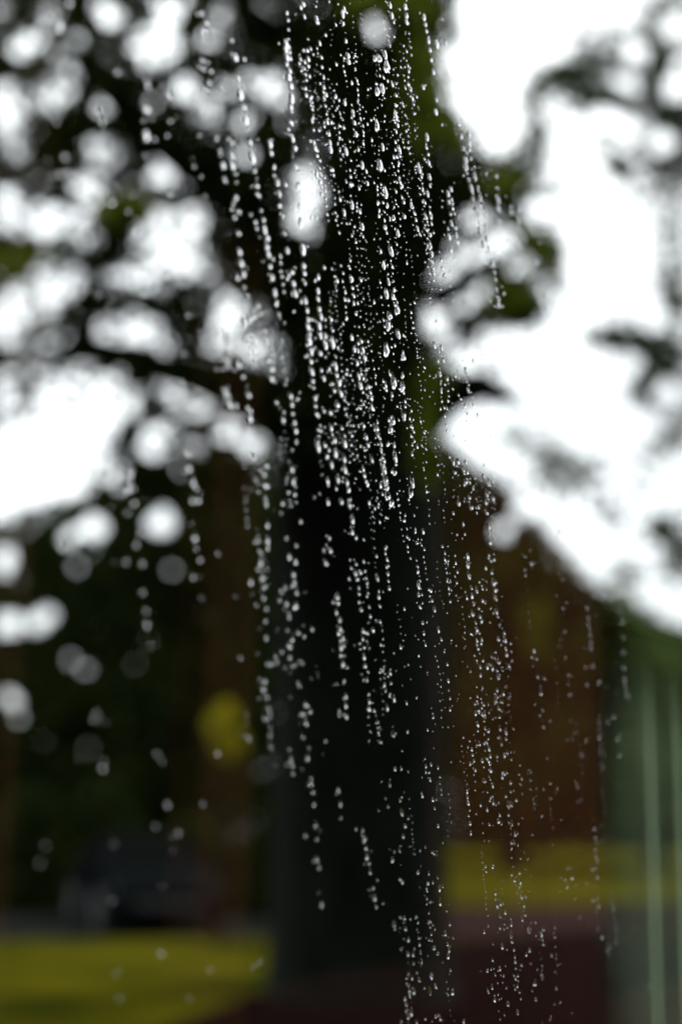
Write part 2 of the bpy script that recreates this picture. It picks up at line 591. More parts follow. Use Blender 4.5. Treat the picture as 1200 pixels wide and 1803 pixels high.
# ---- the big oak
D0 = 13.0
base = G(632, 1735)
oak = empty('oak_tree', base)
tag(oak, 'huge dark old oak with a broad trunk and spreading leafy crown filling the view', 'tree')
tb = MB()
prof = [(1790, 640, 360), (1735, 636, 330), (1650, 636, 312), (1450, 634, 306), (1200, 634, 304), (1000, 630, 300), (800, 628, 276), (600, 632, 236), (400, 656, 186), (260, 657, 172), (190, 658, 120)]
tp, tr_ = [], []
for y, x, wd in prof:
    tp.append(P(x, y, D0))
    tr_.append(wd / FPX * D0 / 2)
tb.tube(tp, tr_, 28, 0.05)
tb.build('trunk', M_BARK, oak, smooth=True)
LIMBS = [
    [(638, 300, 13, .40), (618, 130, 12.9, .25), (592, -100, 12.6, .2), (560, -400, 12.2, .1)],
    [(676, 300, 13, .40), (708, 130, 13.0, .22), (726, -100, 12.9, .2), (770, -400, 12.6, .1)],
    [(700, 760, 13, .36), (790, 690, 12.8, .22), (850, 680, 12.6, .15), (895, 700, 12.5, .08), (930, 714, 12.4, .02)],
    [(600, 620, 13, .45), (500, 500, 12.4, .3), (420, 350, 11.6, .22), (250, 220, 11.0, .13), (100, 60, 10.6, .06)],
    [(610, 190, 13, .26), (530, 90, 12.5, .15), (400, -10, 12, .1), (300, -70, 11.6, .05)],
    [(690, 480, 13, .38), (800, 330, 13.2, .25), (880, 350, 13.2, .12), (950, 420, 13.2, .05)],
    [(560, 760, 13, .4), (440, 690, 12.0, .24), (330, 660, 11.4, .14), (150, 610, 10.8, .1), (20, 640, 10.6, .05)],
    [(760, 530, 12.8, .15), (860, 470, 12.6, .09), (960, 530, 12.6, .04)],
]
for L in LIMBS:
    b = MB()
    b.tube([P(x, y, d) for x, y, d, r in L], [r for *_, r in L], 10, 0.06)
    b.build('limb', M_BARK, oak, smooth=True)
cb = MB()
n = 0
while n < 38000:
    y = random.uniform(-900, 880)
    x = random.uniform(-350, 1000)
    if y < -70 and (x < 480 + random.gauss(0, 60) or random.random() < .6):
        continue
    if x < -40 + random.gauss(0, 25):
        continue
    if x > edge(y) + random.gauss(0, 20):
        continue
    d = random.uniform(9.6, 14.2)
    if x < 190 and y > 740 + random.gauss(0, 30):
        continue
    if 440 < x < 780 and y > 300 and random.random() < (y - 300) / 560:
        continue
    # branchy, clumped density
    c = math.sin(x * .031 + d * 1.7) + math.sin(y * .027 + 2 * d) + math.sin((x + y) * .017 - d)
    if c < -1.1 and random.random() < .6:
        continue
    if random.random() > .12 and in_hole(x, y, 9):
        continue
    add_leaf(cb, P(x, y, d), .105)
    n += 1
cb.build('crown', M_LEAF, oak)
# lit sprays at the crown's edge, their light put into a paler leaf colour
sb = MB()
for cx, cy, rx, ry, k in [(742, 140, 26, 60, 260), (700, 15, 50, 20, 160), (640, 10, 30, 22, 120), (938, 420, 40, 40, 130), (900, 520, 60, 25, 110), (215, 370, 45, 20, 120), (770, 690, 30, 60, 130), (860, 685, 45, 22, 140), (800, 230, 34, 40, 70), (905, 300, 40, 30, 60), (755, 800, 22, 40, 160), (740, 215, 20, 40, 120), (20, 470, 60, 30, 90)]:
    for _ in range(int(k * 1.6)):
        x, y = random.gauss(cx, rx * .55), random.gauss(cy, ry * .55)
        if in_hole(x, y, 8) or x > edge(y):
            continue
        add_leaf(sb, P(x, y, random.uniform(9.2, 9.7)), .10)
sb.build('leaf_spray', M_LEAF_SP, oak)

# ---- tree at the right, its trunk beyond the window's end
D1 = 17.0
rt = empty('lime_tree', G(1560, 1660))
tag(rt, 'thin grey-green tree reaching sparse leafy branches across the bright sky at right', 'tree')
b = MB()
b.tube([P(1560, 1670, D1), P(1550, 1200, D1), P(1530, 700, D1), P(1500, 200, D1), P(1480, -200, D1)], [.45, .4, .34, .26, .15], 14, .05)
b.build('trunk', M_BARK, rt, smooth=True)
RL = [[(1500, 420, D1, .16), (1330, 300, D1, .09), (1180, 190, D1, .06), (1050, 150, D1, .045), (950, 135, D1, .02)],
      [(1520, 800, D1, .14), (1330, 680, D1, .08), (1180, 600, D1, .05), (1090, 585, D1, .035), (1040, 605, D1, .02)],
      [(1535, 1060, D1, .12), (1330, 980, D1, .06), (1200, 940, D1, .035), (1140, 925, D1, .02)],
      [(1330, 300, D1, .06), (1180, 270, D1, .045), (1090, 300, D1, .02)],
      [(1180, 600, D1, .04), (1150, 660, D1, .03), (1130, 700, D1, .015)],
      [(1490, 60, D1, .1), (1330, 30, D1, .06), (1190, 70, D1, .03), (1100, 120, D1, .015)]]
for L in RL:
    b = MB()
    b.tube([P(x, y, d) for x, y, d, r in L], [r for *_, r in L], 6)
    b.build('limb', M_BARK, rt, smooth=True)
lb = MB()
GAPS_R = [(1120, 95, 14), (1105, 155, 15), (1190, 155, 17), (1165, 250, 15), (1060, 210, 14), (1185, 45, 16), (1150, 560, 16), (1170, 690, 14), (1110, 640, 10)]


def in_right_gap(x, y):
    return any((x - a) ** 2 + (y - b) ** 2 < (c + 8) ** 2 for a, b, c in GAPS_R)


for cx, cy, rx, ry, k in [(1010, 130, 30, 20, 200), (1110, 160, 50, 26, 260), (1150, 330, 50, 60, 130), (1180, 450, 40, 60, 90), (1185, 760, 40, 60, 120), (1170, 20, 50, 40, 130), (1100, 1010, 40, 30, 70), (1040, 100, 30, 40, 90), (935, 180, 22, 30, 60), (1165, 130, 30, 40, 160), (1190, 170, 26, 30, 140), (1060, 230, 26, 40, 70), (1150, 260, 40, 20, 150), (985, 140, 48, 26, 300), (1050, 175, 55, 32, 260), (1130, 110, 55, 50, 260), (1175, 215, 50, 45, 280), (1095, 295, 30, 26, 110), (1190, 290, 40, 40, 170), (1070, 100, 30, 30, 60),
                         (1075, 592, 42, 18, 230), (1125, 610, 36, 50, 260), (1142, 685, 34, 28, 220), (1192, 530, 26, 44, 170), (1180, 640, 34, 46, 190), (1165, 930, 34, 24, 150), (1200, 985, 36, 40, 170),
                         (1150, 60, 60, 50, 90), (985, 815, 70, 36, 140), (905, 300, 40, 40, 130), (1185, 400, 30, 70, 40), (950, 240, 26, 50, 80), (940, 255, 40, 60, 70), (1000, 330, 50, 30, 40), (1020, 60, 60, 40, 50), (880, 560, 60, 30, 60), (930, 775, 60, 40, 90), (1000, 845, 70, 40, 110), (1070, 900, 50, 40, 50), (880, 640, 40, 40, 40), (1080, 480, 60, 60, 40), (1000, 700, 80, 60, 40), (1120, 820, 80, 60, 60), (1300, 200, 150, 200, 900), (1330, 650, 150, 150, 800), (1330, 960, 120, 90, 500), (1500, 100, 200, 300, 1500), (1560, 600, 180, 250, 1300)]:
    for _ in range(k):
        x, y = random.gauss(cx, rx * .55), random.gauss(cy, ry * .55)
        if in_right_gap(x, y):
            continue
        add_leaf(lb, P(x, y, D1 + random.gauss(0, .7)), .13)
lb.build('crown', M_LEAF_LIME, rt)


# ---- trees and shrubs beyond the lawn
def far_tree(name, label, cat, px, depth, lobes, m, leaf, nl, trunk=.25, group=None, bare=1.0, holes=True):
    """lobes: (x, y, rx, ry) leafy masses of the crown as seen over the lawn, given real depth"""
    foot = P(px, 1475, depth)
    foot.z = 0
    root = empty(name, foot)
    tag(root, label, cat, group)
    ymin = min(l[1] for l in lobes)
    top = P(px, ymin, depth)
    b = MB()
    pts = [foot + (top - foot) * f + Vector((random.uniform(-.2, .2) * trunk * 2, 0, 0)) * f for f in (0, .2, .45, .7, .92)]
    b.tube(pts, [trunk, trunk * .85, trunk * .65, trunk * .4, trunk * .15], 10, .05)
    b.build('trunk', M_BARK, root, smooth=True)
    c = MB()
    tot = sum(l[2] * l[3] for l in lobes)
    for (x, y, rx, ry) in lobes:
        k = int(nl * rx * ry / tot)
        rd = rx / FPX * depth
        # small clumps inside each mass
        cl = [(random.uniform(-1, 1), random.uniform(-1, 1), random.uniform(-1, 1)) for _ in range(26)]
        for _ in range(k):
            g = random.choice(cl)
            u = [g[i] + random.gauss(0, .22) for i in range(3)]
            r2 = u[0] ** 2 + u[1] ** 2 + u[2] ** 2
            if r2 > 1.15:
                continue
            xx, yy = x + u[0] * rx, y + u[1] * ry
            if holes and in_hole(xx, yy, 8):
                continue
            p = P(xx, yy, depth + u[2] * rd * .8)
            if p.z < .05:
                continue
            add_leaf(c, p, leaf)
    c.build('crown', m, root)
    return root


far_tree('beech_tree', 'dark green tree with rounded crown behind the parked car at left', 'tree', 215, 34,
         [(190, 1010, 210, 190), (290, 950, 150, 140), (90, 1130, 170, 180), (310, 1130, 170, 200), (190, 1280, 240, 190), (390, 1000, 110, 200), (330, 1290, 130, 190)], M_LEAF_DK, .26, 26000, .4)
far_tree('holm_oak_tree', 'dark tree at the left edge with pale sky showing through its thin side', 'tree', -60, 38,
         [(-90, 1000, 150, 110), (-60, 1180, 190, 150), (0, 1320, 160, 150), (-160, 1250, 150, 220)], M_LEAF_DK, .28, 15000, .4)
maple = far_tree('maple_tree', 'brownish green tree sloping down from the trunk towards the bright sky at right', 'tree', 900, 72,
         [(850, 960, 90, 130), (820, 1100, 120, 200), (930, 1120, 120, 170), (1000, 1200, 110, 190), (870, 1310, 180, 170), (1010, 1340, 90, 130)], M_LEAF_COP, .58, 22000, .7)
ol = MB()
for cx, cy, rx, ry, k in [(925, 1000, 50, 34, 260), (1005, 1165, 34, 44, 200), (870, 1040, 30, 40, 90), (905, 1370, 80, 60, 300), (840, 1230, 40, 60, 100), (990, 1290, 40, 50, 120)]:
    for _ in range(k):
        add_leaf(ol, P(random.gauss(cx, rx * .6), random.gauss(cy, ry * .6), random.uniform(66, 68)), .55)
ol.build('leaf_spray', M_LEAF_OL, maple)
far_tree('hazel_tree', 'bright green bushy tree at the right edge behind the net curtain', 'tree', 1150, 76,
         [(1080, 1190, 80, 150), (1150, 1230, 110, 130), (1230, 1240, 120, 120), (1100, 1360, 120, 110), (1230, 1370, 130, 100)], M_LEAF_LT, .58, 16000, .5)
far_tree('yew_tree', 'blackish evergreen tree half hidden by the big trunk', 'tree', 560, 40,
         [(480, 1010, 130, 200), (620, 1050, 160, 240), (720, 1150, 150, 230), (560, 1300, 220, 180)], M_LEAF_DK, .3, 14000, .4)
far_tree('golden_shrub', 'small yellow-leaved sapling glowing beside the trunk at left', 'sapling', 392, 19,
         [(394, 1278, 32, 40), (405, 1310, 26, 30)], M_LEAF_YE, .085, 1500, .03, 'yellow saplings', holes=False)
far_tree('golden_shrub', 'small yellow-green sapling glowing in front of the brownish tree at right', 'sapling', 942, 22,
         [(940, 1085, 30, 40), (944, 1130, 20, 30)], M_LEAF_YG, .085, 520, .03, 'yellow saplings', holes=False)

# dark woodland behind everything, one mass
wb = MB()
WTOP = [(-1500, 700), (-400, 820), (-100, 930), (60, 935), (130, 880), (220, 840), (400, 800), (800, 800), (868, 838), (920, 905), (975, 960), (1040, 1040), (1110, 1080), (1250, 1130), (1700, 1060), (2600, 900)]
for _ in range(60000):
    x = random.uniform(-1400, 2500) if random.random() < .45 else random.uniform(-100, 1300)
    for (xa, ya), (xb, yb) in zip(WTOP, WTOP[1:]):
        if xa <= x <= xb:
            yt = ya + (yb - ya) * (x - xa) / (xb - xa)
            break
    y = random.uniform(yt + random.gauss(0, 12), 1490)
    if in_hole(x, y, 7):
        continue
    add_leaf(wb, P(x, y, random.uniform(86, 104)), 1.0)
wo = wb.build('woodland', M_LEAF_DK, origin=G(600, 1530))
tag(wo, 'dark woodland closing the view behind the lawn and road', 'woodland', kind='stuff')

# clipped dark hedge along the far side of the road
hb = MB()
for _ in range(26000):
    x = random.uniform(-700, 560)
    dd = 27 + random.uniform(-1.2, 1.2)
    p = P(x, 1475, dd)
    p.z = random.uniform(.03, 1.9 + .4 * math.sin(x * .013) + .3 * math.sin(x * .041))
    add_leaf(hb, p, .2)
hb_o = hb.build('hedge', M_LEAF_DK, origin=G(100, 1610))
tag(hb_o, 'long low dark hedge running behind the parked car at left', 'hedge')


# ------------------------------------------------------------------ the parked car
def car():
    pos = G(248, 1634)
    root = empty('parked_car', pos)
    tag(root, 'dark parked car beneath the trees at left, blurred beyond the wet glass', 'car')
    ang = R(18)
    ax = Vector((math.cos(ang), math.sin(ang), 0))     # across
    ay = Vector((-math.sin(ang), math.cos(ang), 0))    # away along the length

    def q(x, y, z):
        return pos + ax * x + ay * y + Z * z
    # body sections along length: y, half width, sill, belt, roof half width, roof height
    sec = [(-2.1, .70, .35, .62, .62, .64), (-2.0, .84, .22, .72, .74, .78), (-1.2, .88, .20, .90, .80, .97), (-.95, .89, .20, .94, .78, 1.0), (-.2, .90, .20, .95, .62, 1.42),
           (.7, .90, .20, .96, .61, 1.46), (1.4, .89, .20, .97, .60, 1.38), (1.95, .87, .22, .95, .72, .99), (2.12, .80, .3, .85, .70, .88), (2.2, .70, .36, .6, .6, .62)]
    b = MB()
    for y, hw, sl_, be, rw, rh in sec:
        b.v += [q(-hw * .92, y, sl_), q(-hw, y, (sl_ + be) / 2), q(-hw * .98, y, be), q(-rw, y, rh - .03), q(-rw * .7, y, rh), q(rw * .7, y, rh), q(rw, y, rh - .03), q(hw * .98, y, be), q(hw, y, (sl_ + be) / 2), q(hw * .92, y, sl_)]
    for i in range(len(sec) - 1):
        for j in range(10):
            a, c = i * 10 + j, i * 10 + (j + 1) % 10
            b.f.append((a, c, c + 10, a + 10))
    b.f.append(tuple(reversed(range(10))))
    b.f.append(tuple(range((len(sec) - 1) * 10, len(sec) * 10)))
    body = b.build('body', M_CARP, root, smooth=False)
    e = .012

    def glass(name, pts):
        c = MB()
        c.quad(*[q(*p) for p in pts])
        o = c.build(name, M_CGLS, root)
        md = o.modifiers.new('thick', 'SOLIDIFY')
        md.thickness = .01
        md.offset = 0
        return o
    glass('windscreen', [(-.70, -.93 - e, 1.03 + e), (.70, -.93 - e, 1.03 + e), (.56, -.25 - e, 1.40 + e), (-.56, -.25 - e, 1.40 + e)])
    glass('rear_window', [(.56, 1.45 + e, 1.36 + e), (-.56, 1.45 + e, 1.36 + e), (-.66, 1.9 + e, 1.03 + e), (.66, 1.9 + e, 1.03 + e)])
    for s in (-1, 1):
        glass('side_window', [(s * (.87 + e), -.75, 1.0), (s * (.87 + e), .6, 1.0), (s * (.655 + e), .6, 1.39), (s * (.665 + e), -.15, 1.37)])
        glass('side_window', [(s * (.87 + e), .66, 1.0), (s * (.86 + e), 1.6, 1.01), (s * (.66 + e), 1.32, 1.35), (s * (.655 + e), .66, 1.39)])
        c = MB()
        c.box(q(s * .70 - .12, -2.03, .58), ax * .24, ay * .1, Z * .12)
        c.build('headlight', M_LAMP, root)
        c = MB()
        c.box(q(s * .68 - .10, 2.08, .66), ax * .2, ay * .08, Z * .14)
        c.build('tail_light', M_TAIL, root)
        c = MB()
        c.box(q(s * .97 - .08, -.72, .98), ax * .16, ay * .09, Z * .13)
        c.build('door_mirror', M_CARP, root)
        for y in (-1.32, 1.32):
            c = MB()
            c.tube([q(s * .76, y, .32), q(s * .93, y, .32)], [.32, .32], 20)
            wh = c.build('wheel', M_TYRE, root)
            c = MB()
            c.tube([q(s * .925, y, .32), q(s * .938, y, .32)], [.2, .19], 14)
            r_ = c.build('rim', M_RIM, wh, origin=pos)
    c = MB()
    c.box(q(-.5, -2.13, .4), ax * 1.0, ay * .05, Z * .13)
    c.build('grille', M_TYRE, root)


car()

# ------------------------------------------------------------------ rain on the outside of the glass
def on_glass(x, y):
    d = ray(x, y)
    s = (DP + GT + 0.0001) / d.dot(N)
    return EYE + d * s


def drop_mesh(idx, seg=14, rings=5, h=.42, elong=1.25, lob=.08, hang=.12):
    """unit cap: local x along the window, y up, z outwards; flat foot at z = 0"""
    rg = random.Random(idx)
    ph = [rg.uniform(0, 6.28) for _ in range(3)]
    v, f = [], []
    for i in range(rings):
        a = (i / rings)
        rad = math.cos(a * math.pi / 2) ** .85
        zz = h * math.sin(a * math.pi / 2)
        for j in range(seg):
            th = 2 * math.pi * j / seg
            rr = rad * (1 + lob * math.sin(2 * th + ph[0]) + lob * .8 * math.sin(3 * th + ph[1]) + lob * .5 * math.sin(5 * th + ph[2]))
            yy = math.sin(th) * rr * elong
            xx = math.cos(th) * rr * (1 - hang * math.sin(th))
            v.append((xx, yy - hang * a * .9, zz))
    v.append((0, -hang * .9, h))
    for i in range(rings - 1):
        for j in range(seg):
            f.append((i * seg + j, i * seg + (j + 1) % seg, (i + 1) * seg + (j + 1) % seg, (i + 1) * seg + j))
    for j in range(seg):
        f.append(((rings - 1) * seg + j, (rings - 1) * seg + (j + 1) % seg, len(v) - 1))
    f.append(tuple(reversed(range(seg))))
    return v, f


SHAPES = {
    'round': [drop_mesh(i, h=.60, elong=1.05, lob=.05, hang=.08) for i in (1, 2, 3)],
    'oval': [drop_mesh(i, h=.60, elong=1.40, lob=.07, hang=.12) for i in (4, 5, 6, 7)],
    'long': [drop_mesh(i, h=.60, elong=1.8, lob=.08, hang=.18) for i in (8, 9, 10)],
    'ragged': [drop_mesh(i, seg=18, h=.55, elong=1.35, lob=.17, hang=.14) for i in (11, 12, 13)],
}
# trails of beads: where they run, and bead size in mm radius
TRAILS = [
    ('beginning above the pale light spot left of the trunk', 2.3, [(408, 70), (415, 100), (421, 136), (424, 165), (430, 188), (432, 210), (440, 250), (444, 276), (449, 300), (453, 326), (454, 341), (460, 370), (464, 386), (466, 403), (471, 418), (470, 432), (473, 446), (476, 468), (480, 487), (484, 514), (487, 531), (491, 552)]),
    ('left of the double trail at the canopy edge', 2.1, [(409, 250), (410, 272), (410, 290), (415, 305), (416, 320), (416, 347), (421, 372), (420, 410), (422, 442), (425, 462), (429, 482), (430, 505)]),
    ('leaning down past the tall light spot', 2.1, [(476, 252), (478, 268), (483, 293), (489, 320), (492, 340), (493, 360), (500, 380), (502, 410), (506, 440), (515, 478), (517, 498), (520, 515)]),
    ('at the upper left edge of the trunk', 2.3, [(504, 75), (504, 87), (505, 98), (505, 112), (511, 123), (509, 134), (513, 150), (514, 172), (512, 188), (514, 216), (515, 242), (520, 260), (522, 293), (524, 328), (526, 362), (529, 392), (534, 438), (535, 467), (536, 479), (537, 497), (538, 528), (541, 545), (543, 562), (543, 574), (545, 588), (545, 599), (548, 617), (548, 635), (549, 652), (551, 670), (552, 682), (555, 700), (556, 714), (557, 728), (559, 776), (560, 785)]),
    ('starting at the top edge of the glass', 1.8, [(535, 6), (530, 12), (536, 28), (542, 68), (542, 88), (543, 103), (543, 115), (545, 133), (547, 172), (550, 211), (552, 228), (553, 250), (555, 260), (558, 305)]),
    ('second from the top left of the trunk', 1.8, [(556, 10), (558, 34), (563, 75), (566, 100), (567, 117), (570, 135), (570, 152), (574, 166), (571, 173), (575, 200), (576, 213), (579, 235), (581, 252), (582, 262), (586, 298), (599, 350), (606, 373), (610, 393)]),
    ('down the middle of the dark trunk', 2.0, [(606, 15), (604, 24), (605, 40), (609, 71), (613, 97), (614, 108), (620, 145), (607, 180), (622, 198), (624, 215), (605, 224), (627, 235), (610, 265), (631, 262), (638, 290), (647, 322), (618, 324), (632, 330), (620, 360), (634, 372), (638, 398)]),
    ('of large flat drops right of the trunk middle', 2.7, [(686, 77), (678, 95), (660, 102), (668, 102), (682, 116), (691, 147), (665, 160), (674, 155), (697, 167), (697, 184), (697, 203), (664, 220), (700, 219), (674, 258), (670, 290), (679, 337), (682, 361), (693, 383), (679, 400), (701, 410), (689, 440), (676, 466), (684, 495), (681, 516), (692, 520), (700, 545), (686, 555), (684, 572), (701, 587), (681, 615), (710, 626), (686, 657), (709, 661), (694, 671), (709, 680), (690, 695), (654, 700), (655, 716), (711, 730), (692, 741), (688, 755), (694, 784), (696, 803), (675, 811), (676, 824), (695, 830), (726, 848), (679, 845), (682, 857), (724, 867), (690, 884), (683, 873)]),
    ('along the upper right edge of the trunk', 1.9, [(687, 8), (690, 26), (693, 38), (714, 11), (716, 26), (716, 37), (720, 147), (723, 156), (726, 172), (728, 183), (730, 199), (703, 262), (704, 273), (708, 327), (707, 346), (711, 355), (712, 380), (725, 361), (729, 374), (732, 386), (735, 401), (739, 411)]),
    ('over the yellow-green leaves beside the trunk', 1.9, [(747, 30), (749, 42), (751, 54), (754, 70), (757, 87), (760, 105), (763, 126), (769, 76), (784, 75), (778, 33), (745, 152), (768, 175), (768, 196)]),
    ('in the dark gap between trunk and sky', 2.1, [(752, 240), (751, 259), (754, 271), (755, 285), (738, 295), (742, 310), (756, 310), (757, 326), (744, 332), (753, 340), (748, 356), (757, 373), (750, 380), (759, 382), (760, 393), (757, 412), (763, 409), (758, 432), (760, 446), (761, 461), (763, 477)]),
    ('slanting under the bright sky patch', 2.3, [(808, 219), (812, 239), (816, 260), (820, 280), (820, 292), (822, 304), (825, 315), (830, 330), (832, 349), (837, 371), (840, 380), (842, 391), (844, 404), (857, 421), (851, 430), (861, 437), (855, 462), (867, 462), (870, 478), (872, 491), (874, 509), (877, 525), (878, 535)]),
    ('just right of the slanting pair', 2.2, [(825, 237), (827, 252), (827, 264), (829, 278), (835, 293), (836, 310), (841, 328), (845, 347), (847, 361), (850, 372), (853, 395), (856, 405), (858, 418)]),
    ('of small beads below the dark gap', 1.8, [(794, 332), (789, 340), (795, 350), (790, 354), (797, 366), (793, 376), (800, 375), (795, 392), (802, 400), (789, 402), (803, 413), (791, 416), (806, 425), (794, 440)]),
    ('at the outer right edge of the canopy', 2.0, [(874, 310), (875, 330), (877, 350), (878, 366), (880, 387), (900, 373), (913, 368), (912, 387), (915, 401), (918, 431), (950, 427), (946, 460), (960, 520), (963, 540)]),
    ('in the middle of the upper trunk below the cluster', 2.1, [(571, 470), (561, 487), (560, 511), (560, 525), (562, 543), (565, 556), (583, 561), (563, 573), (586, 581), (564, 589), (573, 591), (586, 602), (574, 607), (564, 621), (591, 643), (580, 649), (566, 651), (570, 665), (593, 659), (597, 672), (589, 687), (600, 692), (594, 712), (570, 722), (582, 726), (602, 753), (583, 752), (590, 774), (607, 779), (572, 783), (579, 791), (591, 797), (606, 806), (576, 803), (584, 817), (608, 825), (595, 843), (611, 848), (577, 846), (614, 861), (601, 882), (578, 883), (615, 886)]),
    ('down the trunk centre line', 1.8, [(619, 490), (621, 506), (623, 520), (623, 533), (627, 552), (632, 575), (620, 593), (636, 600), (624, 614), (639, 615), (629, 638), (643, 629), (632, 662), (645, 650), (635, 677), (649, 680), (653, 701), (634, 718), (640, 711), (640, 748), (662, 753), (665, 765), (645, 769), (648, 782), (642, 792), (654, 807), (648, 852), (650, 885)]),
    ('across the bright patch right of the trunk', 1.7, [(765, 607), (777, 612), (771, 634), (780, 634), (774, 656), (787, 667), (783, 676), (777, 688), (797, 684), (790, 697), (824, 685), (789, 705), (806, 652), (807, 665), (820, 651)]),
    ('starting the right hand cascade', 2.0, [(798, 812), (806, 812), (820, 813), (801, 831), (816, 827), (823, 831), (820, 848), (827, 848), (833, 860), (851, 837), (861, 849), (867, 848), (857, 870), (808, 885), (826, 875), (856, 884), (868, 877), (830, 892), (842, 892), (857, 902)]),
    ('of large beads down the right cascade', 2.3, [(860, 926), (863, 955), (870, 985), (864, 986), (866, 1007), (869, 1025), (872, 1038), (871, 1048), (874, 1075), (877, 1124), (878, 1165), (877, 1190), (875, 1215), (884, 1236), (873, 1232), (879, 1247), (880, 1282), (891, 1287), (882, 1307), (891, 1301), (888, 1330), (893, 1325), (892, 1360), (899, 1378), (900, 1416), (895, 1417), (901, 1449), (907, 1468), (904, 1482), (914, 1537), (916, 1553), (919, 1579), (922, 1594), (924, 1609), (931, 1638), (932, 1674)]),
    ('left of the large beads in the right cascade', 2.0, [(816, 922), (818, 940), (824, 979), (824, 994), (826, 1012), (830, 1035), (831, 1049), (839, 1038), (834, 1064), (832, 1080), (843, 1071), (845, 1085), (848, 1093), (840, 1108), (847, 1132), (840, 1128), (841, 1142), (845, 1174), (846, 1189), (858, 1174), (867, 1176), (865, 1156), (849, 1211), (851, 1241), (853, 1256), (837, 1256), (836, 1240), (841, 1275), (841, 1287), (844, 1309), (857, 1308), (849, 1340), (861, 1340), (827, 1345), (852, 1374), (867, 1383), (858, 1425), (861, 1452), (868, 1413), (878, 1446), (867, 1526), (872, 1572), (876, 1594), (881, 1591), (879, 1613), (880, 1634), (884, 1667), (900, 1628), (900, 1646)]),
    ('at the right edge of the dark lower trunk', 1.8, [(729, 907), (731, 936), (745, 935), (734, 956), (747, 967), (736, 1006), (737, 1030), (737, 1047), (741, 1070), (744, 1097), (746, 1115), (749, 1135)]),
    ('where the lower trunk meets the brown haze', 1.7, [(759, 1040), (760, 1055), (765, 1072), (772, 1109), (777, 1126), (782, 1147), (787, 1169), (789, 1199), (792, 1230), (792, 1249), (755, 1360), (757, 1373), (762, 1408), (765, 1424), (771, 1455), (764, 1503), (770, 1546), (755, 1538), (774, 1565), (775, 1590), (757, 1587), (762, 1629), (754, 1625), (755, 1655), (764, 1670), (784, 1644), (788, 1663), (789, 1684), (793, 1709)]),
    ('down the right half of the lower trunk', 1.9, [(664, 1016), (667, 1051), (669, 1067), (669, 1095), (657, 1110), (670, 1135), (675, 1177), (687, 1185), (688, 1203), (694, 1230), (682, 1246), (692, 1292), (695, 1355), (706, 1353), (686, 1382), (704, 1409), (683, 1421), (708, 1430), (713, 1455), (703, 1497), (691, 1514), (708, 1553), (706, 1617), (712, 1617), (694, 1627), (714, 1636), (719, 1655), (718, 1680), (727, 1681), (728, 1697), (734, 1714)]),
    ('low on the glass right of the trunk foot', 2.0, [(719, 1714), (719, 1734), (728, 1745), (722, 1755), (724, 1782), (733, 1800), (760, 1719), (768, 1739), (757, 1745), (767, 1790), (775, 1793), (797, 1747)]),
    ('of soft beads down the left trunk edge', 1.8, [(471, 924), (471, 950), (471, 965), (459, 972), (459, 991), (461, 1017), (465, 1033), (464, 1052), (469, 1071), (467, 1093), (468, 1122), (477, 1168), (466, 1199), (463, 1212), (470, 1226), (472, 1246), (472, 1263), (475, 1293), (477, 1315)]),
    ('of soft glowing beads left of the trunk centre', 2.0, [(529, 917), (504, 947), (509, 980), (520, 988), (517, 1011), (518, 1024), (502, 1034), (522, 1043), (492, 1056), (504, 1062), (521, 1066), (508, 1079), (525, 1113), (514, 1126), (510, 1137), (510, 1157), (528, 1163), (520, 1170), (524, 1201), (538, 1240), (534, 1256), (539, 1273), (533, 1298), (544, 1317), (541, 1335), (548, 1370), (547, 1380), (550, 1395), (553, 1416), (555, 1452), (557, 1478), (558, 1513), (562, 1527), (566, 1592)]),
    ('through the faint light spot on the lower trunk', 1.9, [(580, 947), (570, 968), (582, 969), (573, 990), (594, 1049), (595, 1061), (592, 1077), (598, 1089), (599, 1106), (596, 1114), (604, 1124), (605, 1135), (600, 1139), (600, 1153), (604, 1168), (611, 1174), (606, 1198), (609, 1226), (609, 1242), (610, 1262), (597, 1252), (595, 1391), (599, 1415), (600, 1440)]),
    ('down the left half of the trunk', 1.8, [(621, 914), (620, 936), (627, 946), (627, 993), (640, 988), (626, 1008), (635, 1008), (642, 1005), (629, 1018), (644, 1017), (632, 1035), (632, 1045), (647, 1034), (648, 1044), (632, 1060), (636, 1073), (650, 1068), (652, 1085), (639, 1111), (657, 1109), (639, 1124), (641, 1140), (641, 1157), (643, 1172), (646, 1197), (649, 1222), (650, 1235), (650, 1247), (638, 1462), (641, 1477), (644, 1493), (646, 1509), (650, 1520), (651, 1535), (657, 1564), (660, 1581), (662, 1597)]),
    ('of large blurred beads at far left', 2.1, [(228, 832), (225, 858), (236, 885), (245, 940), (240, 958), (250, 990), (251, 1042), (257, 1075), (258, 1098), (265, 1135), (276, 1326), (285, 1340), (294, 1417), (305, 1472)]),
    ('of blurred beads left of the brown strip', 1.8, [(330, 795), (332, 822), (340, 848), (344, 858), (338, 880), (349, 880), (343, 946), (345, 965), (352, 985), (340, 1015), (352, 1015), (354, 1052), (414, 1050), (423, 1158), (433, 1258), (436, 1275), (434, 1295), (438, 1300)]),
    ('scattered in the dark upper left canopy', 2.1, [(122, 5), (88, 28), (105, 46), (260, 150), (258, 190), (258, 238), (298, 165), (300, 212), (262, 192), (355, 22), (360, 55), (356, 105), (358, 120), (371, 124), (369, 145), (382, 243), (388, 270), (393, 290), (395, 314), (300, 342), (323, 622), (365, 40)]),
    ('of vertical water marks below the pale spots', 2.4, [(400, 595), (403, 605), (398, 634), (400, 640), (398, 688), (402, 696), (420, 640), (428, 662), (438, 695), (404, 710), (440, 722), (440, 735), (432, 574), (448, 598), (434, 596), (431, 566), (440, 564)]),
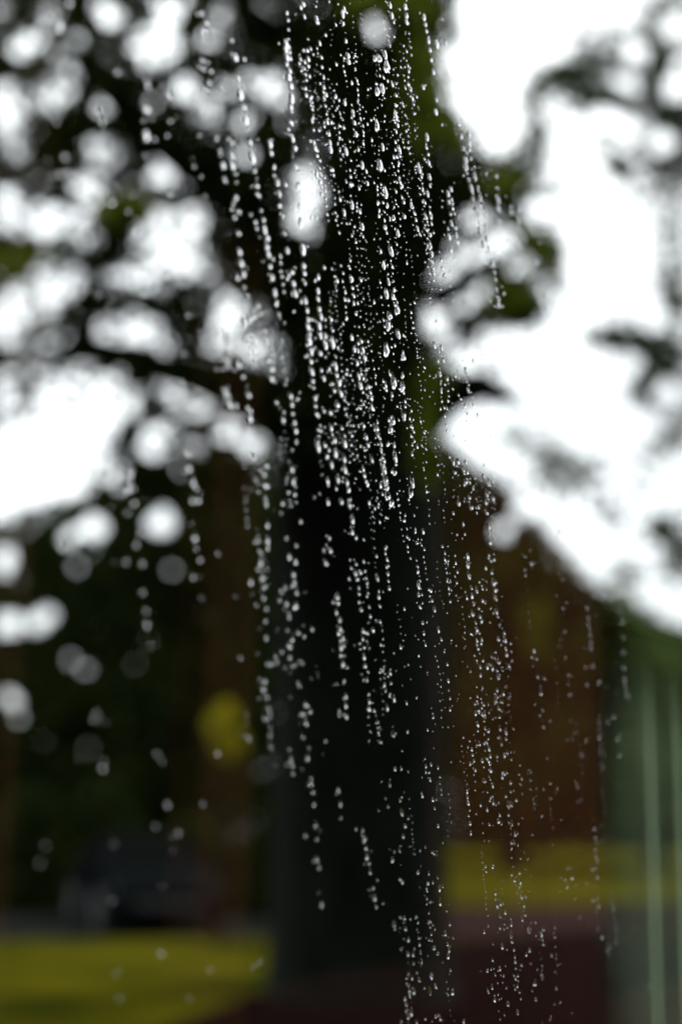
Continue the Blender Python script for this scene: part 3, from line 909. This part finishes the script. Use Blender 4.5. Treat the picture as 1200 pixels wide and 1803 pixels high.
    ('of soft beads beside the trunk at mid height', 1.8, [(454, 538), (446, 546), (458, 551), (446, 558), (465, 582), (468, 599), (473, 634), (478, 649), (478, 664), (487, 708), (512, 696), (514, 712), (515, 727), (519, 743), (521, 757), (522, 775), (447, 805), (470, 819), (465, 834), (467, 853), (453, 849), (467, 877), (468, 885), (516, 847), (519, 870), (514, 825)]),
    ('in the brown haze at right', 1.5, [(940, 1145), (944, 1160), (947, 1192), (952, 1220), (955, 1250), (957, 1280), (962, 1335), (985, 935), (988, 980), (990, 1020), (991, 1070), (993, 1110), (995, 1158), (1000, 1190), (1003, 1222), (1012, 1290), (1023, 1330), (1030, 1175), (1033, 1205), (968, 1378), (1016, 1385), (1022, 1408), (957, 1390), (981, 1388), (925, 1012), (933, 968), (934, 992), (923, 1003), (940, 990)]),
    ('of faint beads at the edge of the net curtain', 1.7, [(1046, 1050), (1055, 1045), (1062, 1050), (1048, 1082), (1054, 1200), (1092, 1072), (1094, 1095), (1097, 1122), (1098, 1148), (1098, 1175), (1101, 1218), (1080, 1262), (1087, 1300), (1090, 1330), (1137, 1280), (1135, 1225), (1005, 1528), (1007, 1545), (1012, 1582), (998, 1562), (1032, 1555), (1043, 1530), (1047, 1560), (1052, 1581), (1054, 1594), (1060, 1650), (1068, 1672), (1075, 1590)]),
    ('low over the maroon haze', 1.7, [(858, 1710), (867, 1690), (869, 1706), (880, 1706), (886, 1718), (907, 1722), (907, 1741), (891, 1740), (871, 1759), (894, 1768), (911, 1781), (880, 1794), (971, 1684), (977, 1712), (979, 1740), (940, 1733), (943, 1760), (986, 1765), (976, 1768), (968, 1795), (1006, 1783), (918, 1700), (953, 1716), (866, 1738)]),
    ('low over the yellow lawn at far left', 2.2, [(80, 1488), (70, 1520), (205, 1712), (210, 1757), (200, 1485), (198, 1585), (305, 1497), (295, 1416), (180, 1350), (170, 1255), (165, 1265), (182, 1340), (370, 1705), (443, 1703), (333, 1757), (283, 1676)]),
]
ORD = ['first', 'second', 'third', 'fourth', 'fifth', 'sixth', 'seventh', 'eighth', 'ninth', 'tenth', 'eleventh', 'twelfth', 'thirteenth', 'fourteenth', 'fifteenth', 'sixteenth', 'seventeenth', 'eighteenth', 'nineteenth', 'twentieth']


def ordinal(k):
    if k < 20:
        return ORD[k]
    k += 1
    suf = 'th' if 10 <= k % 100 <= 20 else {1: 'st', 2: 'nd', 3: 'rd'}.get(k % 10, 'th')
    return '%d%s' % (k, suf)


rd = random.Random(21)
BASIS = Matrix((-T, Z, N)).transposed().to_4x4()
beads = []          # (radius mm, point, shape, variant, trail index, ordinal, px)
tiny = []
for ti, (desc, size, pts) in enumerate(TRAILS):
    pts = sorted(pts, key=lambda p: p[1])
    for k, (x, y) in enumerate(pts):
        r = size * (.60 + .22 * min(1, max(0, (x - 380) / 300))) * (1 - .26 * min(1, max(0, (y - 820) / 400)) - (.16 if x < 450 and y > 950 else 0)) * rd.choice((.62, .75, .85, 1.0, 1.0, 1.1, 1.25)) * rd.uniform(.92, 1.08)
        kind = rd.choice(('round', 'round', 'oval', 'oval', 'oval', 'oval', 'long')) if size < 2.6 else rd.choice(('ragged', 'ragged', 'oval', 'long'))
        if kind == 'long':
            r *= .8
        beads.append((r, (x, y), kind, rd.randrange(3), ti, k))
        # small satellites left in the trail
        for _ in range(rd.choice((0, 1, 1, 2)) if x > 440 or y < 900 else 0):
            tiny.append((rd.uniform(.35, .95) * (size / 2), x + rd.gauss(0, 8) - 3, y + rd.gauss(0, 14)))
# fine mist of tiny drops between the trails
for x0, x1, y0, y1, k in [(500, 600, 0, 400, 240), (590, 740, 0, 420, 760), (600, 740, 420, 900, 520), (740, 900, 200, 520, 160), (560, 660, 440, 900, 190), (480, 600, 440, 900, 110), (740, 860, 560, 900, 330),
                          (620, 800, 900, 1350, 240), (800, 900, 900, 1500, 330), (840, 950, 1350, 1803, 200), (690, 800, 1350, 1803, 130), (900, 1060, 900, 1700, 130), (440, 560, 850, 1400, 110), (0, 440, 0, 900, 420), (860, 1200, 0, 900, 110), (1060, 1130, 1050, 1750, 60), (0, 440, 900, 1500, 36)]:
    for _ in range(int(k * .6)):
        y = rd.gauss((y0 + y1) / 2, (y1 - y0) / 3.0)
        x = rd.uniform(x0, x1) + (y - (y0 + y1) / 2) * .10
        r = min(1.1, .3 + rd.expovariate(3.6))
        if x > 430 and rd.random() < .16:
            # a short broken run of beads left behind by one drop
            for _ in range(rd.randint(3, 9)):
                tiny.append((r * rd.uniform(.7, 1.25), x + rd.gauss(0, 1), y))
                y += rd.uniform(8, 17)
                x += rd.uniform(.4, 2.2)
        elif rd.random() < .5:
            tiny.append((r, x, y))

beads.sort(key=lambda b: -b[0])
single, rest = beads[:300], beads[300:]
meshes = {}
for kind, lst in SHAPES.items():
    for i, (v, f) in enumerate(lst):
        me = bpy.data.meshes.new('raindrop_' + kind)
        me.from_pydata(v, [], f)
        sm = [True] * len(me.polygons)
        sm[-1] = False
        me.polygons.foreach_set('use_smooth', sm)
        me.materials.append(M_WATER)
        meshes[kind, i] = me
SOFT = {'round': 'round', 'oval': 'oval', 'long': 'elongated', 'ragged': 'ragged flat'}
for r, (x, y), kind, var, ti, k in single:
    o = bpy.data.objects.new('raindrop', meshes[kind, var % len(SHAPES[kind])])
    s = r * .001
    o.matrix_world = Matrix.Translation(on_glass(x, y)) @ BASIS @ Matrix.Rotation(rd.gauss(-.36, .12), 4, 'Z') @ Matrix.Diagonal((s * rd.uniform(.82, 1.0), s * rd.uniform(.95, 1.2), s * rd.uniform(.95, 1.2), 1))
    link(o)
    tag(o, '%s raindrop, %s down the trail %s' % (SOFT[kind], ordinal(k), TRAILS[ti][0]), 'raindrop', 'raindrops on the window pane')
sv, sf = [], []


def add_small(r, x, y, shape):
    v, f = shape
    k = len(sv)
    s = r * .001
    m = Matrix.Translation(on_glass(x, y)) @ BASIS @ Matrix.Rotation(rd.gauss(-.3, .2), 4, 'Z') @ Matrix.Diagonal((s * rd.uniform(.8, 1.05), s * rd.uniform(.85, 1.2), s * rd.uniform(.9, 1.2), 1))
    for p in v:
        sv.append(m @ Vector(p))
    for q in f:
        sf.append(tuple(k + i for i in q))


TINY = [drop_mesh(40 + i, seg=9, rings=3, h=.6, elong=1.0 + .15 * i, lob=.05, hang=.08) for i in range(4)]
for r, (x, y), kind, var, ti, k in rest:
    add_small(r, x, y, SHAPES[kind][var % len(SHAPES[kind])])
for r, x, y in tiny:
    if -30 < x < 1230 and -30 < y < 1830:
        add_small(r, x, y, rd.choice(TINY))
so = meshobj('small_raindrops', sv, sf, M_WATER, smooth=True, origin=on_glass(600, 900))
tag(so, 'fine scatter of tiny droplets between the bigger drops on the glass', 'raindrops', kind='stuff')
